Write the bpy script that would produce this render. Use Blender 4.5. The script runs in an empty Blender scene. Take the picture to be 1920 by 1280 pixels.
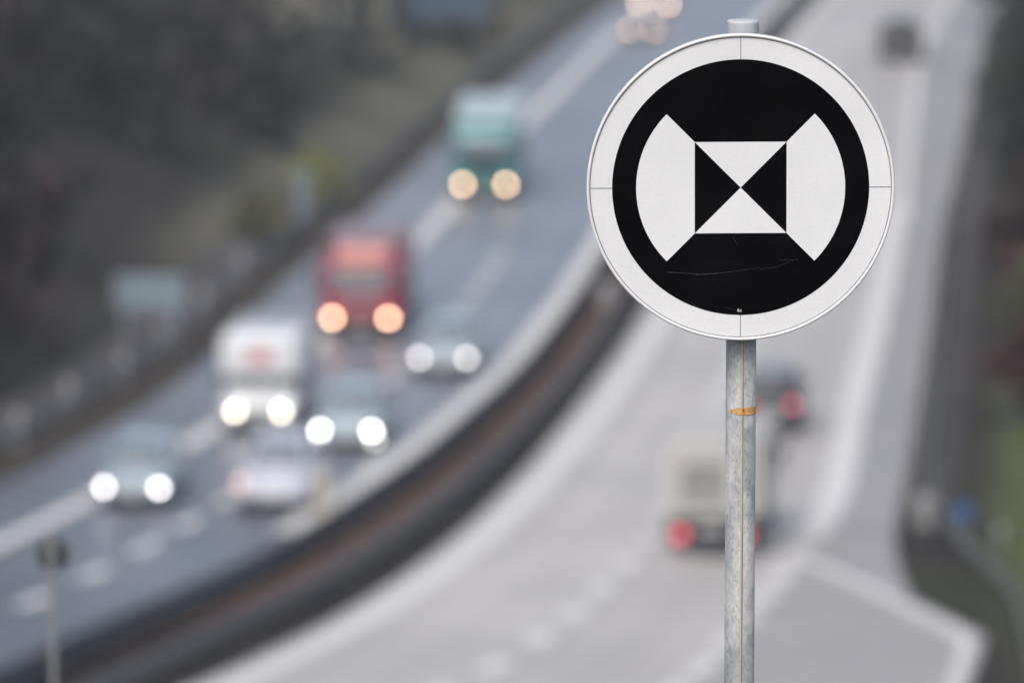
import bpy, bmesh, math, random
import numpy as np
from mathutils import Vector, Matrix

random.seed(7)
rng = np.random.default_rng(7)
SC = bpy.context.scene
COL = SC.collection
R = math.radians

# ------------------------------------------------------------------ camera
CAM_H = 24.7                       # height of the lens above the carriageway
FPX = 1920 * 200 / 36              # focal length in photograph pixels (200 mm on a 36 mm sensor)
PITCH = math.atan((640 + 904) / FPX)
cam_d = bpy.data.cameras.new("camera")
cam = bpy.data.objects.new("camera", cam_d)
COL.objects.link(cam)
cam.location = (0, 0, CAM_H)
cam.rotation_euler = (math.pi / 2 - PITCH, 0, 0)
cam_d.lens = 200
cam_d.sensor_width = 36
cam_d.clip_start = 0.1
cam_d.clip_end = 4000
SIGN_DEPTH = 11.07
cam_d.dof.use_dof = True
cam_d.dof.focus_distance = SIGN_DEPTH
cam_d.dof.aperture_fstop = 3.3
SC.camera = cam

# ------------------------------------------------------------------ sky and sun (overcast afternoon)
SUN_EL, SUN_AZ = R(52), R(200)
world = bpy.data.worlds.new("World")
SC.world = world
world.use_nodes = True
wn = world.node_tree
wn.nodes.clear()
sky = wn.nodes.new("ShaderNodeTexSky")
sky.sky_type = 'NISHITA'
sky.sun_disc = False
sky.sun_elevation = SUN_EL
sky.sun_rotation = SUN_AZ
sky.air_density = 1.0
sky.dust_density = 4.0
sky.ozone_density = 1.0
hsv = wn.nodes.new("ShaderNodeHueSaturation")
hsv.inputs["Saturation"].default_value = 0.85     # cloud cover greys the sky
bg = wn.nodes.new("ShaderNodeBackground")
bg.inputs["Strength"].default_value = 0.13
wo = wn.nodes.new("ShaderNodeOutputWorld")
wn.links.new(sky.outputs[0], hsv.inputs["Color"])
wn.links.new(hsv.outputs[0], bg.inputs["Color"])
wn.links.new(bg.outputs[0], wo.inputs["Surface"])

sun_d = bpy.data.lights.new("sun", 'SUN')
sun_d.energy = 0.9
sun_d.angle = R(25)
sun_d.color = (1.0, 0.975, 0.95)
sun = bpy.data.objects.new("sun", sun_d)
COL.objects.link(sun)
# the sky's azimuth is measured clockwise from +Y
sdir = Vector((math.sin(SUN_AZ) * math.cos(SUN_EL), math.cos(SUN_AZ) * math.cos(SUN_EL), math.sin(SUN_EL)))
sun.rotation_euler = sdir.to_track_quat('Z', 'Y').to_euler()
sun.location = (0, -20, 60)

SC.view_settings.view_transform = 'Standard'
SC.view_settings.look = 'None'
SC.view_settings.exposure = 0.55
SC.view_settings.gamma = 1.0
SC.render.engine = 'CYCLES'
SC.cycles.use_adaptive_sampling = False
SC.cycles.use_denoising = True
SC.cycles.max_bounces = 6
SC.cycles.volume_bounces = 1
SC.cycles.transparent_max_bounces = 8
SC.cycles.caustics_reflective = False
SC.cycles.caustics_refractive = False

# ------------------------------------------------------------------ helpers
def tag(o, label=None, cat=None, group=None, kind=None):
    if label: o["label"] = label
    if cat: o["category"] = cat
    if group: o["group"] = group
    if kind: o["kind"] = kind
    return o

def empty(name, loc=(0, 0, 0), rz=0.0):
    o = bpy.data.objects.new(name, None)
    COL.objects.link(o)
    o.empty_display_size = 0.3
    o.location = loc
    o.rotation_euler = (0, 0, rz)
    return o

def obj(name, bm, mats, parent=None, smooth=False):
    me = bpy.data.meshes.new(name)
    bmesh.ops.recalc_face_normals(bm, faces=bm.faces[:])
    bm.to_mesh(me)
    bm.free()
    for m in (mats if isinstance(mats, (list, tuple)) else [mats]):
        me.materials.append(m)
    if smooth:
        for p in me.polygons: p.use_smooth = True
    o = bpy.data.objects.new(name, me)
    COL.objects.link(o)
    if parent is not None: o.parent = parent
    return o

def raw(name, verts, faces, mats, parent=None, mi=None, smooth=False):
    me = bpy.data.meshes.new(name)
    me.from_pydata(verts, [], faces)
    for m in (mats if isinstance(mats, (list, tuple)) else [mats]):
        me.materials.append(m)
    if mi is not None:
        me.polygons.foreach_set("material_index", mi)
    if smooth:
        me.polygons.foreach_set("use_smooth", [True] * len(me.polygons))
    me.update()
    o = bpy.data.objects.new(name, me)
    COL.objects.link(o)
    if parent is not None: o.parent = parent
    return o

def box(bm, c, s, bev=0.0, seg=2, rx=0.0):
    t = bmesh.new()
    bmesh.ops.create_cube(t, size=1.0)
    bmesh.ops.scale(t, vec=s, verts=t.verts)
    if bev > 0:
        bmesh.ops.bevel(t, geom=t.edges[:], offset=bev, segments=seg, affect='EDGES', profile=0.5)
    if rx: bmesh.ops.rotate(t, cent=(0, 0, 0), matrix=Matrix.Rotation(rx, 3, 'X'), verts=t.verts)
    bmesh.ops.translate(t, vec=c, verts=t.verts)
    merge(bm, t)
    return bm

def merge(bm, t, mi=None):
    vm = {}
    for v in t.verts: vm[v] = bm.verts.new(v.co)
    for f in t.faces:
        try:
            nf = bm.faces.new([vm[v] for v in f.verts])
            nf.material_index = f.material_index if mi is None else mi
            nf.smooth = f.smooth
        except ValueError:
            pass
    t.free()

def lathe(bm, prof, seg=32, axis='Z', c=(0, 0, 0), mi=0):
    """prof: (radius, height) pairs; closed where the radius is 0."""
    rings = []
    for r, h in prof:
        ring = []
        if r < 1e-6:
            ring = [None]
            p = {'Z': (0, 0, h), 'Y': (0, h, 0), 'X': (h, 0, 0)}[axis]
            ring = [bm.verts.new(Vector(p) + Vector(c))]
        else:
            for k in range(seg):
                a = 2 * math.pi * k / seg
                u, v = r * math.cos(a), r * math.sin(a)
                p = {'Z': (u, v, h), 'Y': (u, h, v), 'X': (h, u, v)}[axis]
                ring.append(bm.verts.new(Vector(p) + Vector(c)))
        rings.append(ring)
    for a, b in zip(rings[:-1], rings[1:]):
        for k in range(seg):
            k2 = (k + 1) % seg
            if len(a) == 1 and len(b) == 1: continue
            if len(a) == 1: f = [a[0], b[k], b[k2]]
            elif len(b) == 1: f = [a[k], a[k2], b[0]]
            else: f = [a[k], a[k2], b[k2], b[k]]
            nf = bm.faces.new(f); nf.material_index = mi; nf.smooth = True
    return bm

def tube(bm, p0, p1, r0, r1=None, seg=10):
    r1 = r0 if r1 is None else r1
    p0, p1 = Vector(p0), Vector(p1)
    q = (p1 - p0).to_track_quat('Z', 'Y')
    a, b = [], []
    for k in range(seg):
        t = 2 * math.pi * k / seg
        d = q @ Vector((math.cos(t), math.sin(t), 0))
        a.append(bm.verts.new(p0 + d * r0)); b.append(bm.verts.new(p1 + d * r1))
    for k in range(seg):
        f = bm.faces.new([a[k], a[(k + 1) % seg], b[(k + 1) % seg], b[k]]); f.smooth = True
    bm.faces.new(a[::-1]); bm.faces.new(b)
    return bm

def loft(bm, rings, cap=True, smooth=True):
    vs = [[bm.verts.new(p) for p in r] for r in rings]
    n = len(vs[0])
    for a, b in zip(vs[:-1], vs[1:]):
        for k in range(n):
            f = bm.faces.new([a[k], a[(k + 1) % n], b[(k + 1) % n], b[k]]); f.smooth = smooth
    if cap:
        bm.faces.new(vs[0][::-1]); bm.faces.new(vs[-1])
    return bm

def rrect(y, hw, z0, z1, r, n=4):
    """rounded rectangle in the XZ plane at y"""
    pts = []
    r = min(r, hw * .95, (z1 - z0) * .49)
    for cx, cz, a0 in ((hw - r, z1 - r, 0), (-hw + r, z1 - r, 90), (-hw + r, z0 + r, 180), (hw - r, z0 + r, 270)):
        for k in range(n + 1):
            a = R(a0 + 90 * k / n)
            pts.append((cx + r * math.cos(a), y, cz + r * math.sin(a)))
    return pts

# ------------------------------------------------------------------ materials
def mat(name, col, rough=0.6, metal=0.0, col2=None, scale=5.0, lo=0.35, hi=0.65, detail=4.0,
        spec=None, bump=0.0, bscale=None, stretch=None, coat=0.0, emit=None, estr=0.0, island=0.0):
    m = bpy.data.materials.new(name)
    m.use_nodes = True
    nt = m.node_tree
    b = nt.nodes["Principled BSDF"]
    b.inputs["Base Color"].default_value = (*col, 1)
    b.inputs["Roughness"].default_value = rough
    b.inputs["Metallic"].default_value = metal
    if spec is not None: b.inputs["Specular IOR Level"].default_value = spec
    if coat: b.inputs["Coat Weight"].default_value = coat; b.inputs["Coat Roughness"].default_value = 0.05
    if emit is not None:
        b.inputs["Emission Color"].default_value = (*emit, 1)
        b.inputs["Emission Strength"].default_value = estr
    if col2 is not None or bump:
        tc = nt.nodes.new("ShaderNodeTexCoord")
        mp = nt.nodes.new("ShaderNodeMapping")
        if stretch: mp.inputs["Scale"].default_value = stretch
        nt.links.new(tc.outputs["Object"], mp.inputs["Vector"])
        nz = nt.nodes.new("ShaderNodeTexNoise")
        nz.inputs["Scale"].default_value = scale
        nz.inputs["Detail"].default_value = detail
        nt.links.new(mp.outputs[0], nz.inputs["Vector"])
        if col2 is not None:
            rp = nt.nodes.new("ShaderNodeValToRGB")
            rp.color_ramp.elements[0].position = lo
            rp.color_ramp.elements[1].position = hi
            rp.color_ramp.elements[0].color = (*col, 1)
            rp.color_ramp.elements[1].color = (*col2, 1)
            nt.links.new(nz.outputs["Fac"], rp.inputs[0])
            out = rp.outputs[0]
            if island:
                ge = nt.nodes.new("ShaderNodeNewGeometry")
                mr = nt.nodes.new("ShaderNodeMapRange")
                mr.inputs["To Min"].default_value = 1 - island
                mr.inputs["To Max"].default_value = 1 + island
                nt.links.new(ge.outputs["Random Per Island"], mr.inputs["Value"])
                mx = nt.nodes.new("ShaderNodeMix"); mx.data_type = 'RGBA'; mx.blend_type = 'MULTIPLY'
                mx.inputs["Factor"].default_value = 1.0
                cmb = nt.nodes.new("ShaderNodeCombineColor")
                for i in range(3): nt.links.new(mr.outputs[0], cmb.inputs[i])
                nt.links.new(out, mx.inputs["A"]); nt.links.new(cmb.outputs[0], mx.inputs["B"])
                out = mx.outputs["Result"]
            nt.links.new(out, b.inputs["Base Color"])
        if bump:
            n2 = nt.nodes.new("ShaderNodeTexNoise")
            n2.inputs["Scale"].default_value = bscale or scale * 6
            n2.inputs["Detail"].default_value = 5
            nt.links.new(mp.outputs[0], n2.inputs["Vector"])
            bp = nt.nodes.new("ShaderNodeBump")
            bp.inputs["Strength"].default_value = bump
            bp.inputs["Distance"].default_value = 0.02
            nt.links.new(n2.outputs["Fac"], bp.inputs["Height"])
            nt.links.new(bp.outputs[0], b.inputs["Normal"])
    return m

M = {}
M['asphalt'] = mat("damp_asphalt", (.122, .135, .160), .38, col2=(.168, .182, .208), scale=.14, spec=.9, bump=.15, bscale=9)
M['concrete'] = mat("pale_concrete_road", (.42, .402, .385), .55, col2=(.50, .478, .455), scale=.16, spec=.5, bump=.12, bscale=8)
M['shoulder'] = mat("shoulder_asphalt", (.265, .258, .258), .6, col2=(.315, .305, .30), scale=.4, spec=.5, bump=.12, bscale=8)
M['lay_by'] = mat("ramp_asphalt", (.285, .278, .270), .6, col2=(.335, .325, .315), scale=.4, bump=.12, bscale=8)
M['paint'] = mat("road_paint", (.56, .555, .54), .65, col2=(.68, .67, .65), scale=2.5)
M['soil'] = mat("median_soil", (.014, .013, .013), .95, col2=(.028, .025, .023), scale=.8, bump=.4, spec=.08)
M['brown'] = mat("rust_brown_soil", (.125, .068, .048), .95, col2=(.07, .05, .042), scale=.5, bump=.4, spec=.1)
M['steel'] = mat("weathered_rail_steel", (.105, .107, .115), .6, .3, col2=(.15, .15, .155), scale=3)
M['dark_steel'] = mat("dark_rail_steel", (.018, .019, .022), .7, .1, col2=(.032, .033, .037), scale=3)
M['tyre'] = mat("tyre_rubber", (.014, .014, .015), .8, col2=(.025, .025, .025), scale=8)
M['rim'] = mat("wheel_rim", (.45, .46, .48), .35, .8, col2=(.55, .56, .57), scale=6)
M['trim'] = mat("black_plastic_trim", (.018, .019, .021), .5, col2=(.03, .03, .033), scale=6)
M['glass'] = mat("vehicle_glass", (.10, .13, .15), .06, 0.0, col2=(.12, .15, .17), scale=2, spec=.9, coat=1.0)
M['plate'] = mat("number_plate", (.75, .75, .72), .5, col2=(.7, .7, .68), scale=9)
M['white_paint'] = mat("white_vehicle_paint", (.78, .79, .80), .35, col2=(.72, .73, .74), scale=1.2, coat=.4)
M['black_back'] = mat("matt_dark_plate", (.055, .064, .072), .6, col2=(.065, .075, .083), scale=12)
M['alu'] = mat("grey_aluminium", (.42, .44, .46), .45, .7, col2=(.5, .52, .54), scale=7)

def paint(name, c, c2=None):
    return mat(name, c, .35, .0, col2=c2 or tuple(min(1, x * 1.15) for x in c), scale=1.5, coat=.6)

def lamp_mat(name, c, s):
    return mat(name, (.8, .8, .8), .2, emit=c, estr=s)
LAMP_D = .16
M['lamp_white'] = lamp_mat("cool_white_headlamp", (1, .92, .97), 12.5)
M['lamp_bright'] = lamp_mat("bright_white_headlamp", (1, .98, .90), 16)
M['lamp_faint'] = lamp_mat("faint_side_lamp", (1, .95, .90), 4.0)
M['lamp_pinkish'] = lamp_mat("soft_white_headlamp", (1, .89, .88), 7.5)
M['lamp_warm'] = lamp_mat("warm_white_headlamp", (1, .86, .66), 15)
M['lamp_peach'] = lamp_mat("amber_white_headlamp", (1, .61, .37), 14)
M['lamp_dim'] = lamp_mat("dim_amber_headlamp", (1, .66, .46), 26)
M['lamp_off'] = mat("clear_headlamp", (.5, .53, .55), .1, col2=(.6, .62, .64), scale=9, coat=1)
M['indicator'] = lamp_mat("orange_indicator", (1, .40, .26), 1.1)
M['tail'] = mat("lit_tail_lamp", (.5, .02, .03), .25, emit=(1, .18, .21), estr=1.15)
M['tail_off'] = mat("red_tail_lens", (.35, .02, .03), .2, col2=(.4, .03, .03), scale=9)

def painted_shade_by_distance(m, y0, v0, y1, v1):
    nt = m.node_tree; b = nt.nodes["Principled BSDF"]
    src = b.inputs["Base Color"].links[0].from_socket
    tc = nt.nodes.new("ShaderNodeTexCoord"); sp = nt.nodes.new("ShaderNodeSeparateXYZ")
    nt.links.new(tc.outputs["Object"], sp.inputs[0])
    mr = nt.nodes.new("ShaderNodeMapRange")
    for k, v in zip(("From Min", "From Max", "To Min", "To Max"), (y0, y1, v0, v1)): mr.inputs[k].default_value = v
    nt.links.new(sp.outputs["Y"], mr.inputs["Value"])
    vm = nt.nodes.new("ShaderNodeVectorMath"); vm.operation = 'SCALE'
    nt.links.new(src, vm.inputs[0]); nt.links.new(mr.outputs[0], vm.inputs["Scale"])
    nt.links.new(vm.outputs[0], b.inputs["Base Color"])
painted_shade_by_distance(M['asphalt'], 118, .62, 172, 1.40)  # lens darkening and grazing sheen painted into the asphalt colour: darker near, lighter far

# ------------------------------------------------------------------ survey: where a spot of the photo stands in the place
def at(px, py, z=0.0):
    dx, dy = (px - 960) / FPX, -(py - 640) / FPX
    d = Vector((dx, math.cos(PITCH) + dy * math.sin(PITCH), -math.sin(PITCH) + dy * math.cos(PITCH)))
    t = (CAM_H - z) / -d.z
    return Vector((d.x * t, d.y * t, z))

def at_depth(px, py, depth):
    dx, dy = (px - 960) / FPX, -(py - 640) / FPX
    d = Vector((dx, math.cos(PITCH) + dy * math.sin(PITCH), -math.sin(PITCH) + dy * math.cos(PITCH)))
    return Vector((0, 0, CAM_H)) + d * depth

class Line:
    """x as a smooth function of y through surveyed knots"""
    def __init__(self, knots):
        k = sorted(knots)
        self.y = np.array([a for a, b in k]); self.x = np.array([b for a, b in k])
        d = np.diff(self.x) / np.diff(self.y)
        self.m = np.concatenate([[d[0]], (d[:-1] + d[1:]) / 2, [d[-1]]])
    def __call__(self, y):
        Y, X, m = self.y, self.x, self.m
        if y <= Y[0]: return float(X[0] + m[0] * (y - Y[0]))
        if y >= Y[-1]: return float(X[-1] + m[-1] * (y - Y[-1]))
        i = int(np.searchsorted(Y, y)) - 1
        h = Y[i + 1] - Y[i]; t = (y - Y[i]) / h
        return float((2*t**3-3*t**2+1)*X[i] + (t**3-2*t**2+t)*h*m[i] + (-2*t**3+3*t**2)*X[i+1] + (t**3-t**2)*h*m[i+1])
    def slope(self, y): return (self(y + .5) - self(y - .5))

L_EDGE = Line([(85, -32.5), (105, -23.6), (120, -18.1), (136, -12.6), (145, -10.2), (154, -8.2), (175, -5.2), (200, -2.7), (225, -.3), (250, 2.3), (276, 5.2), (340, 13.5), (420, 25), (600, 54)])
L_VERGE = Line([(85, -37), (105, -28), (120, -22.0), (136, -16.0), (146, -12.9), (158, -10.3), (168, -8.9), (182, -7.6), (197, -5.9), (215, -3.9), (230, -2.4), (257, .7), (281, 3.7), (340, 11.6), (420, 23), (600, 52)])
MED_TOP = Line([(85, -25.3), (105, -17), (120, -11.5), (127, -9.1), (132, -7.2), (138, -5.3), (145, -3.6), (151, -2.3), (159, -.9), (165, .1), (179, 1.8), (190, 2.9), (225, 6.0), (250, 8.8), (278, 12.2), (340, 20.5), (420, 32), (600, 61)])
R_EDGE1 = Line([(85, -21.6), (105, -12.1), (120, -5.8), (127, -3.25), (135, -1.15), (145.5, .8), (159, 2.7), (173, 4.4), (200, 7.0), (225, 9.1), (250, 11.4), (278, 14.3), (340, 22.5), (420, 34), (600, 63)])
R_EDGE2 = Line([(85, -10.5), (105, -1.5), (120, 3.8), (128.7, 5.7), (135, 6.9), (141.5, 8.0), (159, 9.7), (175, 11.3), (198, 13.4), (206, 14.2), (235, 16.6), (265, 19.2), (300, 23.4), (340, 29), (420, 41), (600, 71)])
R_VERGE = Line([(85, 2.5), (112, 7.5), (120, 9.0), (136, 9.3), (145.5, 10.2), (169.5, 12.5), (195, 14.8), (220, 17.4), (250, 20.4), (284, 24.0), (340, 32.5), (420, 45), (600, 75)])
RAIL_Z = .8
K = 1 - RAIL_Z / CAM_H
class Lowered:
    """the line on the ground under something seen along another line at rail height"""
    def __init__(self, f): self.f = f
    def __call__(self, y): return self.f(y / K) * K
    def slope(self, y): return self(y + .5) - self(y - .5)
MED_RAIL_L = Lowered(MED_TOP)
class Mid:
    def __init__(self, a, b, t): self.a, self.b, self.t = a, b, t
    def __call__(self, y): return self.a(y) * (1 - self.t) + self.b(y) * self.t
    def slope(self, y): return self(y + .5) - self(y - .5)
MED_RAIL_R = Lowered(Mid(MED_TOP, R_EDGE1, .46))

# ------------------------------------------------------------------ the ground, one sheet
def smooth(t):
    t = np.clip(t, 0, 1); return t * t * (3 - 2 * t)

YS = np.concatenate([np.arange(-60, 80, 4.0), np.arange(80, 300, 3.0), np.arange(300, 640, 10.0)])
LV = np.array([L_VERGE(y) for y in YS]); RV = np.array([R_VERGE(y) for y in YS])

def terrain(x, y):
    lv = np.interp(y, YS, LV); rv = np.interp(y, YS, RV)
    left = np.clip(lv - 1.6 - x, 0, None)
    right = np.clip(x - (rv + 2.6), 0, None)
    rightfade = smooth((y - 95) / 25)
    zl = 38 * (1 - np.exp(-left * .46 / 38)) * smooth((y - 40) / 60)
    zr = 32 * (1 - np.exp(-right * .42 / 32)) * rightfade
    base = -.06 + zl + zr
    # the knoll the photographer and the sign post stand on
    r = np.hypot((x - 2) * .75, np.clip(y - 4, -200, None))
    top = CAM_H - 1.65 - np.clip(r, 0, 7.5) * .15
    k = top - np.clip(r - 7.5, 0, None) * .47
    return np.maximum(base, k)

def make_ground():
    xs = np.concatenate([np.arange(-320, -60, 10.0), np.arange(-60, -30, 2.0), np.arange(-30, 50, .8), np.arange(50, 90, 2.5), np.arange(90, 380, 10.0)])
    ys = np.concatenate([np.arange(-60, 110, 1.6), np.arange(110, 300, 2.0), np.arange(300, 640, 7.0)])
    X, Y = np.meshgrid(xs, ys)
    Z = terrain(X, Y)
    n = rng.normal(0, 1, X.shape) * .10
    lv = np.interp(Y, YS, LV); rv = np.interp(Y, YS, RV)
    off = (X < lv - 2.5) | (X > rv + 3.2)
    Z = Z + n * off
    V = np.stack([X.ravel(), Y.ravel(), Z.ravel()], 1)
    nx, ny = len(xs), len(ys)
    i = np.arange(ny - 1)[:, None] * nx + np.arange(nx - 1)[None, :]
    Fc = np.stack([i, i + 1, i + 1 + nx, i + nx], -1).reshape(-1, 4)
    m = bpy.data.materials.new("earth_and_grass"); m.use_nodes = True
    nt = m.node_tree; b = nt.nodes["Principled BSDF"]; b.inputs["Roughness"].default_value = .95
    b.inputs["Specular IOR Level"].default_value = .15
    tc = nt.nodes.new("ShaderNodeTexCoord")
    n1 = nt.nodes.new("ShaderNodeTexNoise"); n1.inputs["Scale"].default_value = .09; n1.inputs["Detail"].default_value = 5
    n2 = nt.nodes.new("ShaderNodeTexNoise"); n2.inputs["Scale"].default_value = 2.2; n2.inputs["Detail"].default_value = 6
    nt.links.new(tc.outputs["Object"], n1.inputs["Vector"]); nt.links.new(tc.outputs["Object"], n2.inputs["Vector"])
    r1 = nt.nodes.new("ShaderNodeValToRGB")
    e = r1.color_ramp.elements
    e[0].position = .36; e[0].color = (.025, .022, .020, 1)
    e[1].position = .62; e[1].color = (.032, .036, .020, 1)
    q = e.new(.5); q.color = (.038, .033, .027, 1)
    r2 = nt.nodes.new("ShaderNodeValToRGB")
    r2.color_ramp.elements[0].color = (.55, .55, .55, 1); r2.color_ramp.elements[1].color = (1.4, 1.4, 1.4, 1)
    r2.color_ramp.elements[0].position = .3; r2.color_ramp.elements[1].position = .7
    nt.links.new(n1.outputs["Fac"], r1.inputs[0]); nt.links.new(n2.outputs["Fac"], r2.inputs[0])
    at_ = nt.nodes.new("ShaderNodeAttribute"); at_.attribute_name = "grass"
    gm = nt.nodes.new("ShaderNodeMix"); gm.data_type = 'RGBA'
    dry = nt.nodes.new("ShaderNodeMix"); dry.data_type = 'RGBA'
    sx_ = nt.nodes.new("ShaderNodeSeparateXYZ"); nt.links.new(tc.outputs["Object"], sx_.inputs[0])
    xr = nt.nodes.new("ShaderNodeMapRange"); xr.inputs["From Min"].default_value = 7; xr.inputs["From Max"].default_value = 9
    nt.links.new(sx_.outputs["X"], xr.inputs["Value"]); nt.links.new(xr.outputs[0], dry.inputs["Factor"])
    dry.inputs["A"].default_value = (.128, .122, .088, 1)      # straw-coloured turf west of the road
    dry.inputs["B"].default_value = (.074, .086, .030, 1)      # green turf on the east bank
    nt.links.new(dry.outputs["Result"], gm.inputs["B"])
    nt.links.new(r1.outputs[0], gm.inputs["A"])
    nt.links.new(at_.outputs["Fac"], gm.inputs["Factor"])
    mx = nt.nodes.new("ShaderNodeMix"); mx.data_type = 'RGBA'; mx.blend_type = 'MULTIPLY'; mx.inputs["Factor"].default_value = 1
    nt.links.new(gm.outputs["Result"], mx.inputs["A"]); nt.links.new(r2.outputs[0], mx.inputs["B"])
    nt.links.new(mx.outputs["Result"], b.inputs["Base Color"])
    o = raw("ground", V.tolist(), Fc.tolist(), m, smooth=True)
    # turf on the cut slope right of the lay-by and on the knoll
    x, y, z = V[:, 0], V[:, 1], V[:, 2]
    rvv = np.interp(y, YS, RV)
    g = smooth((x - rvv - 1.9) / .8) * smooth((9.5 - (x - rvv)) / 3) * smooth((y - 112) / 8) * smooth((178 - y) / 24)
    lvv = np.interp(y, YS, LV)
    g = np.maximum(g, smooth((lvv - 1.4 - x) / .4) * smooth((5.5 - (lvv - x)) / 2) * smooth((y - 178) / 14) * smooth((330 - y) / 60))
    g = np.maximum(g, smooth((70 - np.hypot(x, y)) / 12) * .9)
    a = o.data.attributes.new("grass", 'FLOAT', 'POINT'); a.data.foreach_set("value", g.astype(np.float32))
    return tag(o, kind="structure")
make_ground()
def tz(x, y): return float(terrain(np.array([float(x)]), np.array([float(y)]))[0])

# ------------------------------------------------------------------ roads and their markings
def ribbon(name, fa, fb, y0, y1, z, m, step=2.0, parent=None, thick=.0):
    ys = np.arange(y0, y1 + .01, step)
    V, Fc = [], []
    nc = 2
    for y in ys:
        a, b = fa(y), fb(y)
        V += [(a, y, z), (b, y, z)]
    for i in range(len(ys) - 1):
        Fc.append((2*i, 2*i+1, 2*i+3, 2*i+2))
    o = raw(name, V, Fc, m, parent)
    a = o.data.attributes.new("across", 'FLOAT', 'POINT')
    a.data.foreach_set("value", np.tile([0.0, 1.0], len(ys)).astype(np.float32))
    return o

def wheel_tracks(m, stops):
    """polished tyre tracks and oil strips along the lanes"""
    nt = m.node_tree; b = nt.nodes["Principled BSDF"]
    src = b.inputs["Base Color"].links[0].from_socket
    at_ = nt.nodes.new("ShaderNodeAttribute"); at_.attribute_name = "across"
    rp = nt.nodes.new("ShaderNodeValToRGB"); e = rp.color_ramp.elements
    e[0].position, e[1].position = stops[0][0], stops[-1][0]
    e[0].color = (stops[0][1],) * 3 + (1,); e[1].color = (stops[-1][1],) * 3 + (1,)
    for p_, v in stops[1:-1]:
        q = e.new(p_); q.color = (v, v, v, 1)
    nt.links.new(at_.outputs["Fac"], rp.inputs[0])
    mx = nt.nodes.new("ShaderNodeMix"); mx.data_type = 'RGBA'; mx.blend_type = 'MULTIPLY'; mx.inputs["Factor"].default_value = 1
    nt.links.new(src, mx.inputs["A"]); nt.links.new(rp.outputs[0], mx.inputs["B"])
    nt.links.new(mx.outputs["Result"], b.inputs["Base Color"])
wheel_tracks(M['asphalt'], [(.0, .93), (.28, 1.0), (.36, .84), (.44, 1.0), (.52, .86), (.60, 1.0), (.68, .84), (.76, .98), (.84, .86), (.92, 1.0), (1.0, .95)])
wheel_tracks(M['concrete'], [(.0, .97), (.10, 1.0), (.19, .90), (.28, .99), (.38, .92), (.48, .97), (.60, .84), (.68, .90), (.80, .82), (.90, .90), (1.0, .92)])

Y0, Y1 = 78, 620
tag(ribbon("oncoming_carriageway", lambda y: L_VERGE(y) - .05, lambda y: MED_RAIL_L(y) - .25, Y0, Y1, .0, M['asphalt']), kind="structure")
tag(ribbon("median_strip", lambda y: MED_RAIL_L(y) - .25, lambda y: R_EDGE1(y) - .75, Y0, Y1, .002, M['soil']), kind="structure")
tag(ribbon("receding_carriageway", lambda y: R_EDGE1(y) - .75, lambda y: R_EDGE2(y), Y0, Y1, .0, M['concrete']), kind="structure")
tag(ribbon("hard_shoulder", lambda y: R_EDGE2(y), lambda y: max(R_VERGE(y), R_EDGE2(y) + .4), Y0, Y1, .0, M['shoulder']), kind="structure")
tag(ribbon("verge_soil", lambda y: L_VERGE(y) - 1.7, lambda y: L_VERGE(y) - .05, Y0, Y1, .002,
    mat("bare_verge_soil", (.044, .036, .028), .95, col2=(.078, .068, .056), scale=.6, bump=.4, spec=.1)), kind="structure")
tag(ribbon("median_planting_strip", lambda y: MED_RAIL_L(y) + .12, lambda y: MED_RAIL_L(y) + .12 + (.55 * min(1, max(.1, (y - 122) / 14))) * (MED_RAIL_R(y) - MED_RAIL_L(y)), 120, Y1, .03, M['brown']), kind="structure")

def line_strip(bm, f, y0, y1, w, z=.006, step=1.0):
    n = max(1, int((y1 - y0) / step)); prev = None
    for i in range(n + 1):
        y = y0 + (y1 - y0) * i / n
        s = f.slope(y) if hasattr(f, "slope") else (f(y + .5) - f(y - .5))
        c = math.sqrt(1 + s * s) * w / 2
        a, b = bm.verts.new((f(y) - c, y, z)), bm.verts.new((f(y) + c, y, z))
        if prev: bm.faces.new([prev[0], prev[1], b, a])
        prev = (a, b)

def poly_strip(bm, pts, w, z=.006):
    P = [Vector((p[0], p[1], 0)) for p in pts]; prev = None
    for i, p in enumerate(P):
        t = (P[min(i + 1, len(P) - 1)] - P[max(i - 1, 0)]).normalized()
        n = Vector((-t.y, t.x, 0)) * w / 2
        a, b = bm.verts.new((p.x - n.x, p.y - n.y, z)), bm.verts.new((p.x + n.x, p.y + n.y, z))
        if prev: bm.faces.new([prev[0], prev[1], b, a])
        prev = (a, b)

bm = bmesh.new()
line_strip(bm, L_EDGE, Y0, Y1, .58)
L_EDGE2 = Mid(MED_TOP, MED_TOP, 0)
class Off:
    def __init__(self, f, d): self.f, self.d = f, d
    def __call__(self, y): return self.f(y) + self.d
    def slope(self, y): return self.f.slope(y)
line_strip(bm, Off(MED_TOP, -.35), 138, Y1, .62)
line_strip(bm, R_EDGE1, Y0, Y1, .60)
line_strip(bm, R_EDGE2, 137, 206, .75)
line_strip(bm, R_EDGE2, 206, Y1, .36)
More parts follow.
